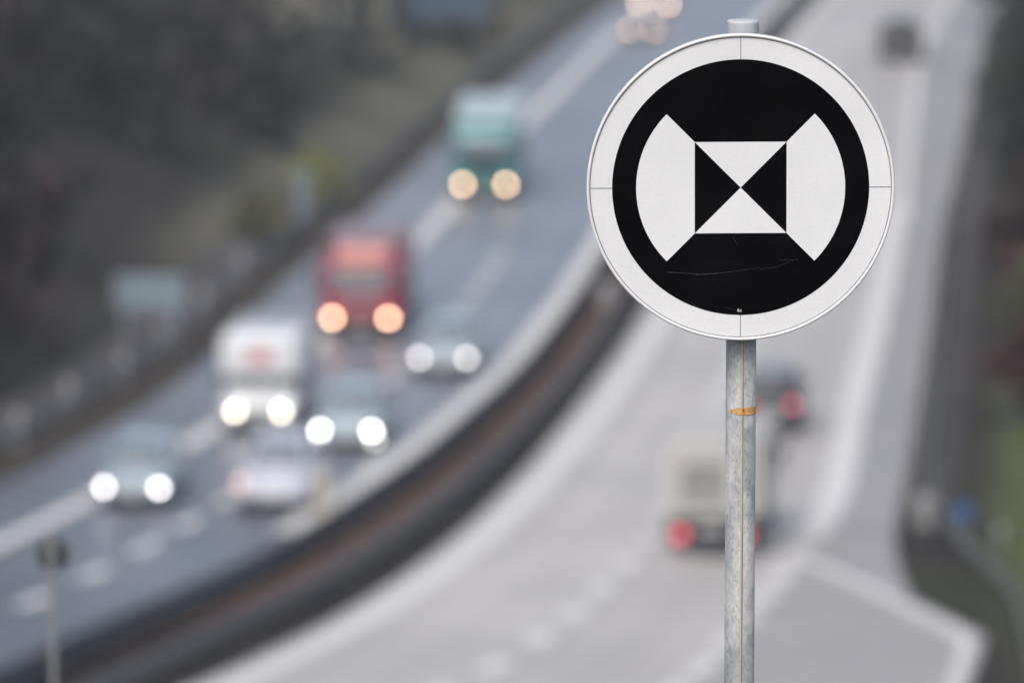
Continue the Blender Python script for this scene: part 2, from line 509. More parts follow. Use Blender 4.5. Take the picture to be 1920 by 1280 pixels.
# lane dashes
LD = Line([(105, -20.3), (120, -14.6), (129, -11.0), (132, -10.0), (135.5, -9.0), (139, -8.1), (142.3, -7.3), (154, -4.9), (175, -1.9), (200, .5), (225, 2.9), (250, 5.6), (276, 8.8), (340, 17), (420, 28.5), (600, 57.5)])
y = 90.6
while y < 190:
    line_strip(bm, LD, y, y + 1.5, .42, step=.5); y += 3.42
RD = Line([(105, -7.2), (112, -4.0), (120, -1.0), (122, -.15), (125.2, .8), (128.3, 1.6), (131.7, 2.3), (137.7, 3.5), (160, 6.0), (175, 7.7), (200, 10.2), (250, 15.0), (278, 17.8), (340, 26), (600, 67)])
y = 90.2
while y < 190:
    line_strip(bm, RD, y, y + 1.5, .58, step=.5); y += 3.05
y = 88.0
while y < 136:
    line_strip(bm, R_EDGE2, y, y + 1.9, .5, step=.5); y += 2.7
# the line that bounds the ramp bay
poly_strip(bm, [at(*p) for p in ((1490, 1042), (1545, 1062), (1600, 1087), (1660, 1116), (1716, 1143), (1768, 1170), (1804, 1190), (1816, 1204))], .40, .008)
poly_strip(bm, [at(*p) for p in ((1816, 1200), (1808, 1228), (1796, 1264), (1785, 1310), (1760, 1380))], .28, .010)
tag(obj("road_markings", bm, M['paint']), kind="structure")
# pavement of the ramp bay
bay = [at(*p) for p in ((1495, 1040), (1600, 1080), (1720, 1128), (1850, 1192), (1838, 1230), (1825, 1268), (1800, 1330), (1760, 1420), (1150, 1420), (1320, 1240), (1440, 1115))]
tag(raw("ramp_pavement", [(p.x, p.y, .004) for p in bay], [tuple(range(len(bay)))[::-1]], M['lay_by']), kind="structure")

def verge_ribbon(name, fa, fb, y0, y1, m, lift=.14):
    V, Fc = [], []
    for y in np.arange(y0, y1, 2.0):
        for t in (0, .33, .67, 1):
            x = fa(y) * (1 - t) + fb(y) * t
            V.append((x, y, tz(x, y) + lift))
    for i in range(len(V) // 4 - 1):
        for k in range(3): Fc.append((4*i+k, 4*i+k+1, 4*i+k+5, 4*i+k+4))
    return tag(raw(name, V, Fc, m), kind="structure")
verge_ribbon("verge_gravel", lambda y: L_VERGE(y) - 2.9, lambda y: L_VERGE(y) - 1.75, 84, 205,
             mat("grey_verge_gravel", (.070, .068, .070), .95, col2=(.11, .105, .105), scale=.9, bump=.5, spec=.1))

tag(ribbon("east_verge_gravel", lambda y: R_VERGE(y), lambda y: R_VERGE(y) + 1.35, 141, 420, .004,
    mat("dull_verge_gravel", (.050, .048, .048), .95, col2=(.085, .080, .076), scale=.9, bump=.5, spec=.1)), kind="structure")

# ------------------------------------------------------------------ guard rails
def guard_rail(name, label, pts, m, mpost, spacing=4.0, height=RAIL_Z, face=1, plate=False):
    """pts: ground points along the rail; a W-shaped beam on posts"""
    root = empty(name, pts[0]); o0 = Vector(pts[0])
    tag(root, label, "guard rail", "steel guard rails along the carriageways")
    prof = [(.00, .0), (.045, -.02), (.075, -.06), (.075, -.10), (.03, -.14), (.03, -.18), (.075, -.22), (.075, -.26), (.045, -.30), (.0, -.32), (-.02, -.32), (-.02, .0)]
    rings = []
    P = [Vector(p) for p in pts]
    for i, p in enumerate(P):
        t = (P[min(i + 1, len(P) - 1)] - P[max(i - 1, 0)]); t.z = 0; t.normalize()
        n = Vector((t.y, -t.x, 0)) * face
        rings.append([tuple(p - o0 + n * a + Vector((0, 0, height + b))) for a, b in prof])
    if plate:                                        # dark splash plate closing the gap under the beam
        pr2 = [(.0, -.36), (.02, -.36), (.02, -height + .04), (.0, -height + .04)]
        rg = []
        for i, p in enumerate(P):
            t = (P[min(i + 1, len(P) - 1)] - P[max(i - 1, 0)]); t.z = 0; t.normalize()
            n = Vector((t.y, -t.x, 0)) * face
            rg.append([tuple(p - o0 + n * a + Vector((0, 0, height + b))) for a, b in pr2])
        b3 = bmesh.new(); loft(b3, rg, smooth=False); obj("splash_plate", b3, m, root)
    bmx = bmesh.new(); loft(bmx, rings, smooth=False)
    obj("beam", bmx, m, root)
    acc = 0; k = 0
    pm = None
    for i in range(len(P) - 1):
        seg = (P[i + 1] - P[i]).length
        while acc <= seg and k < 98:
            q = P[i].lerp(P[i + 1], acc / seg)
            t = (P[i + 1] - P[i]); t.z = 0; t.normalize()
            n = Vector((t.y, -t.x, 0)) * face
            if pm is None:
                b2 = bmesh.new()
                box(b2, (0, 0, height / 2 - .15), (.10, .06, height + .20), .012)
                po = obj("post", b2, mpost, root); pm = po.data
            else:
                po = bpy.data.objects.new("post", pm); COL.objects.link(po); po.parent = root
            po.location = q - o0 - n * .075
            po.rotation_euler = (0, 0, math.atan2(t.y, t.x) - math.pi / 2)
            acc += spacing; k += 1
        acc -= seg
    return root

def along(f, y0, y1, step=2.0, off=0.0, ground=False):
    out = []
    y = y0
    while y <= y1 + 1e-6:
        x = f(y) + off
        out.append((x, y, tz(x, y) if ground else .0)); y += step
    return out
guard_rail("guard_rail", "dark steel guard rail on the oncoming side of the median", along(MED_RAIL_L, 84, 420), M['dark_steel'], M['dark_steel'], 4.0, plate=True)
guard_rail("guard_rail", "grey steel guard rail on the median beside the pale right carriageway", along(MED_RAIL_R, 84, 420), M['steel'], M['dark_steel'], 4.0)
guard_rail("guard_rail", "long grey guard rail along the foot of the wooded left hillside", along(L_VERGE, 84, 420, off=-1.05), M['steel'], M['dark_steel'], 4.0)
RR = [at(x, y, .0) for x, y in ((1778, 420), (1772, 520), (1766, 620), (1758, 720), (1748, 820), (1738, 900), (1742, 960), (1760, 1010), (1800, 1060), (1850, 1105), (1895, 1150), (1920, 1215), (1935, 1320))]
guard_rail("guard_rail", "guard rail bending round the ramp bay at the right roadside", [(p.x, p.y, max(0, tz(p.x, p.y))) for p in RR], mat("grey_rail_steel", (.17, .18, .185), .6, .2, col2=(.22, .225, .23), scale=3), M['dark_steel'], 3.0, face=-1)

# ------------------------------------------------------------------ the round sign on its post
def make_sign():
    c = at_depth(1388.7, 351.7, SIGN_DEPTH)
    px_m = SIGN_DEPTH / FPX
    cp = at_depth(1393.5, 700, SIGN_DEPTH)          # post axis, sideways
    axis_x = cp.x + .0005
    axis_y = c.y + .067
    gz = tz(axis_x, axis_y)
    root = empty("round_sign_post", (axis_x, axis_y, gz))
    tag(root, "sharp round black and white target sign with hourglass square on a galvanised post", "sign")
    o = Vector((axis_x, axis_y, gz))
    # --- face materials
    def sheeting(name, a, b_, rough):
        m = bpy.data.materials.new(name); m.use_nodes = True
        nt = m.node_tree; p = nt.nodes["Principled BSDF"]
        p.inputs["Roughness"].default_value = rough
        tc = nt.nodes.new("ShaderNodeTexCoord")
        sep = nt.nodes.new("ShaderNodeSeparateXYZ"); cmb = nt.nodes.new("ShaderNodeCombineXYZ")
        nt.links.new(tc.outputs["Object"], sep.inputs[0])
        nt.links.new(sep.outputs["X"], cmb.inputs["X"]); nt.links.new(sep.outputs["Z"], cmb.inputs["Y"])
        br = nt.nodes.new("ShaderNodeTexBrick")          # the prism cells of the reflective film
        br.inputs["Scale"].default_value = 1.0
        br.inputs["Brick Width"].default_value = .0056; br.inputs["Row Height"].default_value = .0038
        br.inputs["Mortar Size"].default_value = .00045; br.inputs["Mortar Smooth"].default_value = .6
        br.inputs["Color1"].default_value = (*a, 1)
        br.inputs["Color2"].default_value = (*[x * .957 for x in a], 1)
        br.inputs["Mortar"].default_value = (*b_, 1)
        nt.links.new(cmb.outputs[0], br.inputs["Vector"])
        nz = nt.nodes.new("ShaderNodeTexNoise"); nz.inputs["Scale"].default_value = 5.5; nz.inputs["Detail"].default_value = 6
        nt.links.new(tc.outputs["Object"], nz.inputs["Vector"])
        mr = nt.nodes.new("ShaderNodeMapRange"); mr.inputs["From Min"].default_value = .3; mr.inputs["From Max"].default_value = .7
        mr.inputs["To Min"].default_value = .945; mr.inputs["To Max"].default_value = 1.04
        nt.links.new(nz.outputs["Fac"], mr.inputs["Value"])
        vm = nt.nodes.new("ShaderNodeVectorMath"); vm.operation = 'SCALE'
        nt.links.new(br.outputs["Color"], vm.inputs[0]); nt.links.new(mr.outputs[0], vm.inputs["Scale"])
        nt.links.new(vm.outputs[0], p.inputs["Base Color"])
        return m
    white = sheeting("white_reflective_film", (.775, .785, .80), (.71, .725, .74), .35)
    black = mat("black_film", (.0016, .0016, .0020), .4, col2=(.0040, .0040, .0046), scale=9, spec=.03)
    ink = mat("grey_tick_ink", (.10, .105, .10), .5, col2=(.13, .13, .13), scale=40)
    scuff = mat("scratch_scuff", (.028, .033, .038), .6, col2=(.006, .007, .008), scale=120, lo=.4, hi=.6)
    scuff2 = mat("pale_scratch", (.85, .85, .85), .5, col2=(.8, .8, .8), scale=60)
    edge = mat("pale_grey_sign_edge", (.80, .80, .81), .35, .0, col2=(.74, .74, .75), scale=14, coat=.5)
    back = mat("grey_sign_back", (.40, .41, .42), .5, .3, col2=(.46, .47, .48), scale=10)
    S = px_m                                         # metres per photo pixel at the sign
    Ro, Rf, Rb, Rw, h = 289.3 * S, 283.2 * S, 241 * S, 196 * S, 86 * S
    roll = R(.28)
    base = c - o
    def place(ob):
        ob.location = base; ob.rotation_euler = (0, -roll, 0)
        return ob
    # sheet of the sign: white film, black disc, white sectors and triangles as flat layers 0.3 mm apart
    f = bmesh.new()
    def disc(r, y, mi, n=192):
        vs = [f.verts.new((r * math.cos(2*math.pi*k/n), y, r * math.sin(2*math.pi*k/n))) for k in range(n)]
        fc = f.faces.new(vs); fc.material_index = mi
    def poly(pts, y, mi):
        fc = f.faces.new([f.verts.new((x, y, z)) for x, z in pts]); fc.material_index = mi
    disc(Rf + .0012, 0, 0)
    disc(Rb, -.0003, 1)
    for s in (-1, 1):
        pts = [(s * h, h)]
        for k in range(49):
            a = R(45 - 90 * k / 48)
            pts.append((s * Rw * math.cos(a), Rw * math.sin(a)))
        pts.append((s * h, -h))
        poly(pts, -.0006, 0)
        poly([(-h, s * h), (h, s * h), (0, 0)], -.0006, 0)
    t = .55 * S
    for a in (0, 90, 180, 270):
        ca, sa = math.cos(R(a)), math.sin(R(a))
        q = [(Rb - .0002, -t), (Rf, -t), (Rf, t), (Rb - .0002, t)]
        poly([(u * ca - v * sa, u * sa + v * ca) for u, v in q], -.0006, 2)
    # scratches in the black film
    def scratch(pts, w, mi):
        for (x0, z0), (x1, z1) in zip(pts[:-1], pts[1:]):
            d = Vector((x1 - x0, z1 - z0)).normalized(); n = Vector((-d.y, d.x)) * w * S / 2
            poly([(x0*S + n.x, z0*S + n.y), (x1*S + n.x, z1*S + n.y), (x1*S - n.x, z1*S - n.y), (x0*S - n.x, z0*S - n.y)], -.0008, mi)
    scratch([(-138, -159), (-100, -161.5), (-78, -163)], 1.3, 3)
    scratch([(-84, -164), (-60, -163), (-44, -162)], 2.0, 3)
    scratch([(-44, -161.5), (-20, -159), (10, -155), (34, -152)], .9, 3)
    scratch([(36, -154), (66, -151), (98, -138)], .8, 3)
    scratch([(-58, -141), (-20, -143), (4, -147)], .3, 3)
    scratch([(-16, -92), (-6, -108)], .7, 3)
    scratch([(72, -138), (108, -136)], .8, 3)
    scratch([(-104, -212), (-78, -226)], .8, 3)
    scratch([(-30, -226), (-8, -232)], .6, 3)
    scratch([(154, -56), (170, -57), (184, -58)], 1.0, 4)
    place(obj("sign_face", f, [white, black, ink, scuff, scuff2], root))
    fo = root.children[-1]
    # the small print at the foot of the black disc
    cu = bpy.data.curves.new("print_curve", 'FONT'); cu.body = "6c"; cu.size = 9.6 * S; cu.align_x = 'CENTER'; cu.align_y = 'CENTER'
    to = bpy.data.objects.new("print_curve", cu); COL.objects.link(to)
    dg = bpy.context.evaluated_depsgraph_get()
    me = bpy.data.meshes.new_from_object(to.evaluated_get(dg))
    bpy.data.objects.remove(to)
    me.materials.clear(); me.materials.append(mat("white_print", (.75, .75, .75), .5, col2=(.7, .7, .7), scale=30))
    pr = bpy.data.objects.new("small_print", me); COL.objects.link(pr); pr.parent = root
    pr.location = base + Vector((-.8 * S, -.0007, -232 * S)); pr.rotation_euler = (R(90), 0, 0)
    # rolled edge
    e = bmesh.new()
    rm = (Ro + Rf) / 2; rr = (Ro - Rf) / 2
    prof = []
    for k in range(13):
        a = math.pi * k / 12
        prof.append((rm - rr * math.cos(a), -.0045 * math.sin(a) - .0003))
    prof = [(Rf - .0000, .0004)] + prof + [(Ro, .020), (Ro - .003, .022), (Ro - .004, .004)]
    lathe(e, prof, 160, 'Y')
    place(obj("rim", e, edge, root, True))
    g = bmesh.new()     # dark line where the film meets the rolled edge
    lathe(g, [(Rf - 1.6 * S, -.0006), (Rf + .4 * S, -.0007)], 160, 'Y')
    place(obj("edge_joint", g, mat("edge_shadow_joint", (.17, .16, .17), .7, col2=(.26, .25, .26), scale=25), root))
    bk = bmesh.new(); lathe(bk, [(0, .003), (Ro - .003, .003), (Ro - .003, .0045), (0, .0045)], 96, 'Y')
    place(obj("sign_back", bk, back, root))
    # clamps
    for dz in (-.17, .17):
        k = bmesh.new()
        box(k, (0, -.038, 0), (.11, .012, .030), .002)
        lathe(k, [(.0305, -.015), (.0345, -.015), (.0345, .015), (.0305, .015)], 32)
        for sx in (-.045, .045): tube(k, (sx, -.045, 0), (sx, -.004, 0), .005, seg=8)
        ob = obj("clamp", k, M['alu'], root); ob.location = (0, 0, base.z + dz)
    # --- the post
    rp = 28.6 * S
    topz = at_depth(1393.5, 46, SIGN_DEPTH + .067).z - gz
    m = bpy.data.materials.new("galvanised_tube"); m.use_nodes = True
    nt = m.node_tree; p = nt.nodes["Principled BSDF"]
    p.inputs["Metallic"].default_value = .05; p.inputs["Roughness"].default_value = .6
    tc = nt.nodes.new("ShaderNodeTexCoord")
    def noise(scale, st, det=5, dist=0):
        mp = nt.nodes.new("ShaderNodeMapping"); mp.inputs["Scale"].default_value = st
        nt.links.new(tc.outputs["Object"], mp.inputs["Vector"])
        n = nt.nodes.new("ShaderNodeTexNoise"); n.inputs["Scale"].default_value = scale; n.inputs["Detail"].default_value = det
        n.inputs["Distortion"].default_value = dist
        nt.links.new(mp.outputs[0], n.inputs["Vector"]); return n
    def ramp(n, p0, c0, p1, c1):
        r = nt.nodes.new("ShaderNodeValToRGB")
        r.color_ramp.elements[0].position = p0; r.color_ramp.elements[0].color = (*c0, 1)
        r.color_ramp.elements[1].position = p1; r.color_ramp.elements[1].color = (*c1, 1)
        nt.links.new(n.outputs["Fac"], r.inputs[0]); return r
    def mul(a, b_, bt='MULTIPLY', fac=1.0):
        x = nt.nodes.new("ShaderNodeMix"); x.data_type = 'RGBA'; x.blend_type = bt; x.inputs["Factor"].default_value = fac
        nt.links.new(a, x.inputs["A"]); nt.links.new(b_, x.inputs["B"]); return x.outputs["Result"]
    big = ramp(noise(14, (1, 1, .6), 6, .8), .40, (.315, .325, .33), .60, (.415, .422, .42))
    fine = ramp(noise(120, (1, 1, .45), 6, 1.4), .36, (.80, .81, .82), .56, (1.04, 1.04, 1.03))
    spk = ramp(noise(260, (1, 1, .5), 3), .30, (.72, .72, .72), .42, (1, 1, 1))
    zinc = ramp(noise(5.5, (1.6, 1.6, 1.0), 4, 1.5), .43, (.74, .76, .78), .57, (1.05, 1.05, 1.04))
    colr = mul(mul(mul(big.outputs[0], zinc.outputs[0]), fine.outputs[0]), spk.outputs[0])
    nt.links.new(colr, p.inputs["Base Color"])
    rg = ramp(noise(40, (1, 1, .4), 4), .3, (.50,) * 3, .7, (.75,) * 3)
    nt.links.new(rg.outputs[0], p.inputs["Roughness"])
    bp = nt.nodes.new("ShaderNodeBump"); bp.inputs["Strength"].default_value = .25; bp.inputs["Distance"].default_value = .001
    nt.links.new(fine.outputs[0], bp.inputs["Height"]); nt.links.new(bp.outputs[0], p.inputs["Normal"])
    t = bmesh.new()
    lathe(t, [(rp, -.4), (rp, topz - .006), (rp - .004, topz - .006)], 64)
    po = obj("post", t, m, root)
    for pg in po.data.polygons: pg.use_smooth = True
    # weld seam: a narrow proud bead with rust-brown stain on both sides
    def arc_strip(bmx, a0, a1, z0, z1, r, n=6, nz=1):
        g_ = []
        for j in range(nz + 1):
            z = z0 + (z1 - z0) * j / nz
            g_.append([bmx.verts.new((r * math.sin(a0 + (a1 - a0) * k / n), -r * math.cos(a0 + (a1 - a0) * k / n), z)) for k in range(n + 1)])
        for j in range(nz):
            for k in range(n):
                fc = bmx.faces.new([g_[j][k], g_[j][k+1], g_[j+1][k+1], g_[j+1][k]]); fc.smooth = True
    a = math.asin(3.2 / 28.6)
    sm = bmesh.new(); arc_strip(sm, a - .13, a + .06, -.2, topz - .03, rp + .0003)
    obj("seam_stain", sm, mat("seam_stain", (.50, .47, .38), .75, col2=(.40, .39, .34), scale=40, stretch=(1, 1, .2)), root)
    sm = bmesh.new(); arc_strip(sm, a - .032, a + .030, -.2, topz - .03, rp + .0006)
    obj("seam", sm, mat("weld_seam", (.13, .105, .075), .75, col2=(.27, .23, .16), scale=24, stretch=(1, 1, .25)), root)
    # orange band, frayed at its left end
    zt = at_depth(1393, 772.5, SIGN_DEPTH + .04).z - gz; zb = at_depth(1393, 788, SIGN_DEPTH + .04).z - gz
    bd = bmesh.new()
    zm, hh = (zt + zb) / 2, (zt - zb) / 2
    n = 40; prev = None
    for k in range(n + 1):
        an = R(-46) + R(196) * k / n
        w = 1.0 if k > 7 else (.18, .40, .52, .42, .70, .78, .92, .90)[k]
        w *= 1 - .16 * random.random()
        r = rp + .0010
        va = bd.verts.new((r * math.sin(an), -r * math.cos(an), zm - hh * w * (1 - .1 * random.random())))
        vb = bd.verts.new((r * math.sin(an), -r * math.cos(an), zm + hh * w))
        if prev: bd.faces.new([prev[0], va, vb, prev[1]]).smooth = True
        prev = (va, vb)
    obj("tape", bd, mat("weathered_orange_tape", (.52, .23, .035), .7, col2=(.66, .45, .21), scale=150, lo=.36, hi=.64), root)
    sp = bmesh.new(); arc_strip(sp, a - .05, a + .05, zm + hh * .05, zm + hh * .75, rp + .0014, 4)
    obj("rust_spot", sp, mat("rust_spot", (.10, .04, .01), .8, col2=(.22, .09, .02), scale=200), root)
    # cap
    cp_ = bmesh.new(); rc = 30.3 * S
    z0 = topz - 13.5 * S; z1 = topz + 12.5 * S
    lathe(cp_, [(rc - .003, z0), (rc - .0004, z0), (rc, z0 + .0005), (rc, z0 + .0015), (rc, z1 - .0060), (rc, z1 - .0050), (rc - .0004, z1 - .0030), (rc - .0014, z1 - .0014), (rc - .0030, z1 - .0004), (rc - .0050, z1), (rc * .5, z1 + .0002), (0, z1 + .0004)], 64)
    capm = mat("grey_plastic_cap", (.44, .46, .49), .45, col2=(.50, .515, .54), scale=60, stretch=(1, 1, .3))
    obj("cap", cp_, capm, root)
    return root
make_sign()

# ------------------------------------------------------------------ vehicles (fronts point to local -Y, origin on the ground below the front)
def wheel(parent, x, y, r=.32, w=.21):
    b = bmesh.new()
    s = 1 if x > 0 else -1
    lathe(b, [(r * .62, -w/2), (r * .93, -w/2), (r, -w/2 + .03), (r, w/2 - .03), (r * .93, w/2), (r * .62, w/2)], 28, 'X')
    t = obj("wheel", b, M['tyre'], parent); t.location = (x - s * w/2, y, r)
    b = bmesh.new()
    lathe(b, [(0, s * (w/2 - .035)), (r*.18, s * (w/2 - .02)), (r * .52, s * (w/2 - .05)), (r * .62, s * (w/2 - .005)), (r * .635, s * (w/2 - .005)), (r * .63, -s * w/2)], 28, 'X')
    for k in range(5):
        a = 2 * math.pi * k / 5
        tube(b, (s * (w/2 - .025), 0, 0), (s * (w/2 - .02), r * .58 * math.cos(a), r * .58 * math.sin(a)), .035, .03, 6)
    obj("rim", b, M['rim'], t)
    return t

def lamp(name, parent, x, y, z, d, m, ny=-1, sx=1.0, sz=1.0):
    b = bmesh.new()
    prof = [(0, ny * .045), (d * .22, ny * .040), (d * .38, ny * .028), (d * .5, 0), (d * .5, -ny * .05)]
    lathe(b, prof, 24, 'Y')
    bmesh.ops.scale(b, vec=(sx, 1, sz), verts=b.verts)
    o = obj(name, b, m, parent); o.location = (x, y, z)
    return o

def quad(parent, name, pts, m, th=.012, bulge=0.0):
    """a thin pane through four points"""
    P = [Vector(p) for p in pts]
    n = (P[1] - P[0]).cross(P[2] - P[0]).normalized()
    b = bmesh.new()
    N = 6
    def grid(off):
        g = []
        for j in range(N + 1):
            row = []
            for i in range(N + 1):
                u, v = i / N, j / N
                p = P[0]*(1-u)*(1-v) + P[1]*u*(1-v) + P[2]*u*v + P[3]*(1-u)*v
                row.append(b.verts.new(p + n * (off + bulge * 16*u*(1-u)*v*(1-v))))
            g.append(row)
        return g
    a = grid(th); c = grid(-th)
    for j in range(N):
        for i in range(N):
            b.faces.new([a[j][i], a[j][i+1], a[j+1][i+1], a[j+1][i]]).smooth = True
            b.faces.new([c[j][i], c[j+1][i], c[j+1][i+1], c[j][i+1]]).smooth = True
    for i in range(N):
        b.faces.new([a[0][i], c[0][i], c[0][i+1], a[0][i+1]])
        b.faces.new([a[N][i], a[N][i+1], c[N][i+1], c[N][i]])
        b.faces.new([a[i][0], a[i+1][0], c[i+1][0], c[i][0]])
        b.faces.new([a[i][N], c[i][N], c[i+1][N], a[i+1][N]])
    return obj(name, b, m, parent)

def stand(px, py, away=False, length=0.0):
    p = at(px, py)
    s = MED_TOP.slope(p.y); phi = math.atan(s) * .4
    a = math.pi - phi if away else -phi
    if away:                      # the surveyed spot is the tail, the origin is the nose
        p = p + Vector((math.sin(phi), math.cos(phi), 0)) * length
    return (p.x, p.y, 0.0), a

def make_car(label, body, px, py, lamps=None, spread=.675, lamp_z=.66, tails=None, away=False, h=1.48, L=4.3, hw=.89,
             indicator=None, estate=False, name="car", tail_spread=.62, group=None, pane=None, fog=False, tail_z=None):
    GL = pane or M['glass']
    loc, rz = stand(px, py, away, L)
    root = empty(name, loc, rz)
    tag(root, label, "car", group)
    k = h / 1.48
    b = bmesh.new()
    st = [(0.00, .66, .34, .60, .10), (.06, .78, .27, .67, .14), (.20, .86, .22, .73, .14), (.75, .885, .20, .82*k, .16), (1.25, .89, .20, .90*k, .16),
          (2.1, .89, .20, .93*k, .14), (3.2, .89, .20, .95*k, .14), (3.9, .88, .23, .95*k, .16), (4.18, .84, .28, .90*k, .18), (4.30, .74, .36, .80*k, .16)]
    loft(b, [rrect(y * L/4.3, w * hw/.89, z0, z1, r) for y, w, z0, z1, r in st])
    bo = obj("body", b, body, root)
    # cabin: pillars and roof
    s = L / 4.3; wt = .60 * hw/.89; wb = .80 * hw/.89
    zb, zt = .90 * k, h
    yb0, yt0 = 1.12 * s, 1.92 * s
    yb1, yt1 = (4.15 * s, 3.85 * s) if estate else (4.02 * s, 3.30 * s)
    b = bmesh.new()
    def ring(t):
        e = t ** .9
        y0 = yb0 + (yt0 - yb0) * t; y1 = yb1 + (yt1 - yb1) * t; w = wb + (wt - wb) * (t ** 1.4); z = zb + (zt - zb) * t
        pts = []
        r = .12
        for cx, cy, a0 in ((w - r, y1 - r, 0), (-w + r, y1 - r, 90), (-w + r, y0 + r, 180), (w - r, y0 + r, 270)):
            for q in range(5):
                a = R(a0 + 22.5 * q); pts.append((cx + r * math.cos(a), cy + r * math.sin(a), z))
        return pts
    rr = [ring(t) for t in (0, .25, .5, .75, .93)]
    top = [(x * .9, (y - (yt0 + yt1)/2) * .92 + (yt0 + yt1)/2, zt + .012) for x, y, z in ring(1.0)]
    rr.append([(x * .97, (y - (yt0 + yt1)/2) * .975 + (yt0 + yt1)/2, z) for x, y, z in ring(1.0)])
    rr.append(top)
    loft(b, rr)
    obj("cabin", b, body, root)
    def f(t): return yb0 + (yt0 - yb0) * t
    def g(t): return yb1 + (yt1 - yb1) * t
    def w(t): return wb + (wt - wb) * (t ** 1.4)
    def z(t): return zb + (zt - zb) * t
    e = .012
    quad(root, "windscreen", [(-w(.08)+.10, f(.08)-e, z(.08)), (w(.08)-.10, f(.08)-e, z(.08)), (w(.88)-.10, f(.88)-e, z(.88)), (-w(.88)+.10, f(.88)-e, z(.88))], GL, bulge=.01)
    quad(root, "rear_window", [(w(.15)-.12, g(.15)+e, z(.15)), (-w(.15)+.12, g(.15)+e, z(.15)), (-w(.85)+.12, g(.85)+e, z(.85)), (w(.85)-.12, g(.85)+e, z(.85))], GL, bulge=.01)
    ym = (yb0 + yb1) / 2
    for sx in (-1, 1):
        for (a0, a1, c0, c1) in ((f(.1)+.14, ym - .04, f(.86)+.12, ym - .04), (ym + .04, g(.1)-.16, ym + .04, g(.86)-.14)):
            P = [(sx*(w(.1)+e), a0, z(.1)), (sx*(w(.1)+e), a1, z(.1)), (sx*(w(.85)+e), c1, z(.85)), (sx*(w(.85)+e), c0, z(.85))]
            quad(root, "side_window", P, GL, th=.008)
        b = bmesh.new(); box(b, (sx*(hw+.06), 1.42*s, .98*k), (.20, .09, .13), .03); obj("mirror", b, body, root)
        wheel(root, sx*(hw + .005), .80*s); wheel(root, sx*(hw + .005), 3.45*s)
    b = bmesh.new()
    box(b, (0, .035, .53), (.95, .06, .10), .02); box(b, (0, .045, .325), (1.42, .10, .20), .03)
    obj("grille", b, M['trim'], root)
    b = bmesh.new(); box(b, (0, L/2, .18), (1.62, L*.93, .14), .03); obj("underbody", b, M['trim'], root)
    b = bmesh.new(); box(b, (0, -.012, .42), (.50, .016, .105), .004); obj("number_plate", b, M['plate'], root)
    b = bmesh.new(); box(b, (0, L+.008, .60), (.50, .016, .105), .004); obj("number_plate", b, M['plate'], root)
    for sx in (-1, 1):
        lm = lamps or M['lamp_off']
        lamp("headlight", root, sx*spread, .035, lamp_z, LAMP_D, lm, -1, 1.12, .9)
        lamp("tail_light", root, sx*tail_spread, L-.02, .86*k if tail_z is None else tail_z, .22, tails or M['tail_off'], 1, 1.1, 1.0)
    if lamps is M['lamp_white']:
        for sx in (-1, 1): lamp("side_light", root, sx*spread - .07, .02, lamp_z + .05, .11, M['lamp_faint'], -1)
    if fog:
        for sx in (-1, 1): lamp("fog_light", root, sx*(spread + .09), .02, lamp_z - .22, .15, M['lamp_faint'], -1)
    if indicator: lamp("indicator", root, -.80, .10, .72, .20, M['indicator'], -1, 1.0, 1.2)
    return root

SILVER = paint("silver_blue_paint", (.30, .37, .41))
SILVER2 = paint("pale_silver_paint", (.34, .42, .46))
SILVER3 = paint("light_grey_paint", (.33, .385, .42))
make_car("silver blue car with lit headlights in the outer lane, lowest of the oncoming cars", SILVER, 247, 955, M['lamp_white'], spread=.685, lamp_z=.55, group="oncoming silver cars with headlights on")
make_car("pale silver car with bright white headlights beside the white camper van", SILVER2, 648, 848, M['lamp_bright'], spread=.68, lamp_z=.58, fog=True, group="oncoming silver cars with headlights on")
make_car("light grey car with soft pinkish headlights, below and right of the red lorry", SILVER3, 831, 710, M['lamp_pinkish'], spread=.68, lamp_z=.60, group="oncoming silver cars with headlights on")
make_car("white hatchback with unlit headlights and an orange lamp, in front of the camper van", paint("lavender_white_paint", (.52, .53, .60)), 508, 962, None, spread=.62, h=1.62, hw=.94, indicator=True)
make_car("dark car with red tail lights driving away behind the sign post", paint("dark_grey_paint", (.035, .042, .05)), 1443, 818, None, tails=M['tail'], away=True, h=1.62, hw=.90, estate=True, tail_spread=.62, tail_z=.85, pane=mat("dim_rear_glass", (.02, .025, .03), .3, col2=(.03, .035, .04), scale=3, spec=.3))
make_car("dark estate car on the far right carriageway near the trees", paint("black_blue_paint", (.02, .026, .032)), 1690, 118, None, away=True, h=1.9, hw=1.0, estate=True, pane=mat("tinted_dark_glass", (.01, .012, .014), .4, col2=(.014, .016, .018), scale=3, spec=.15))

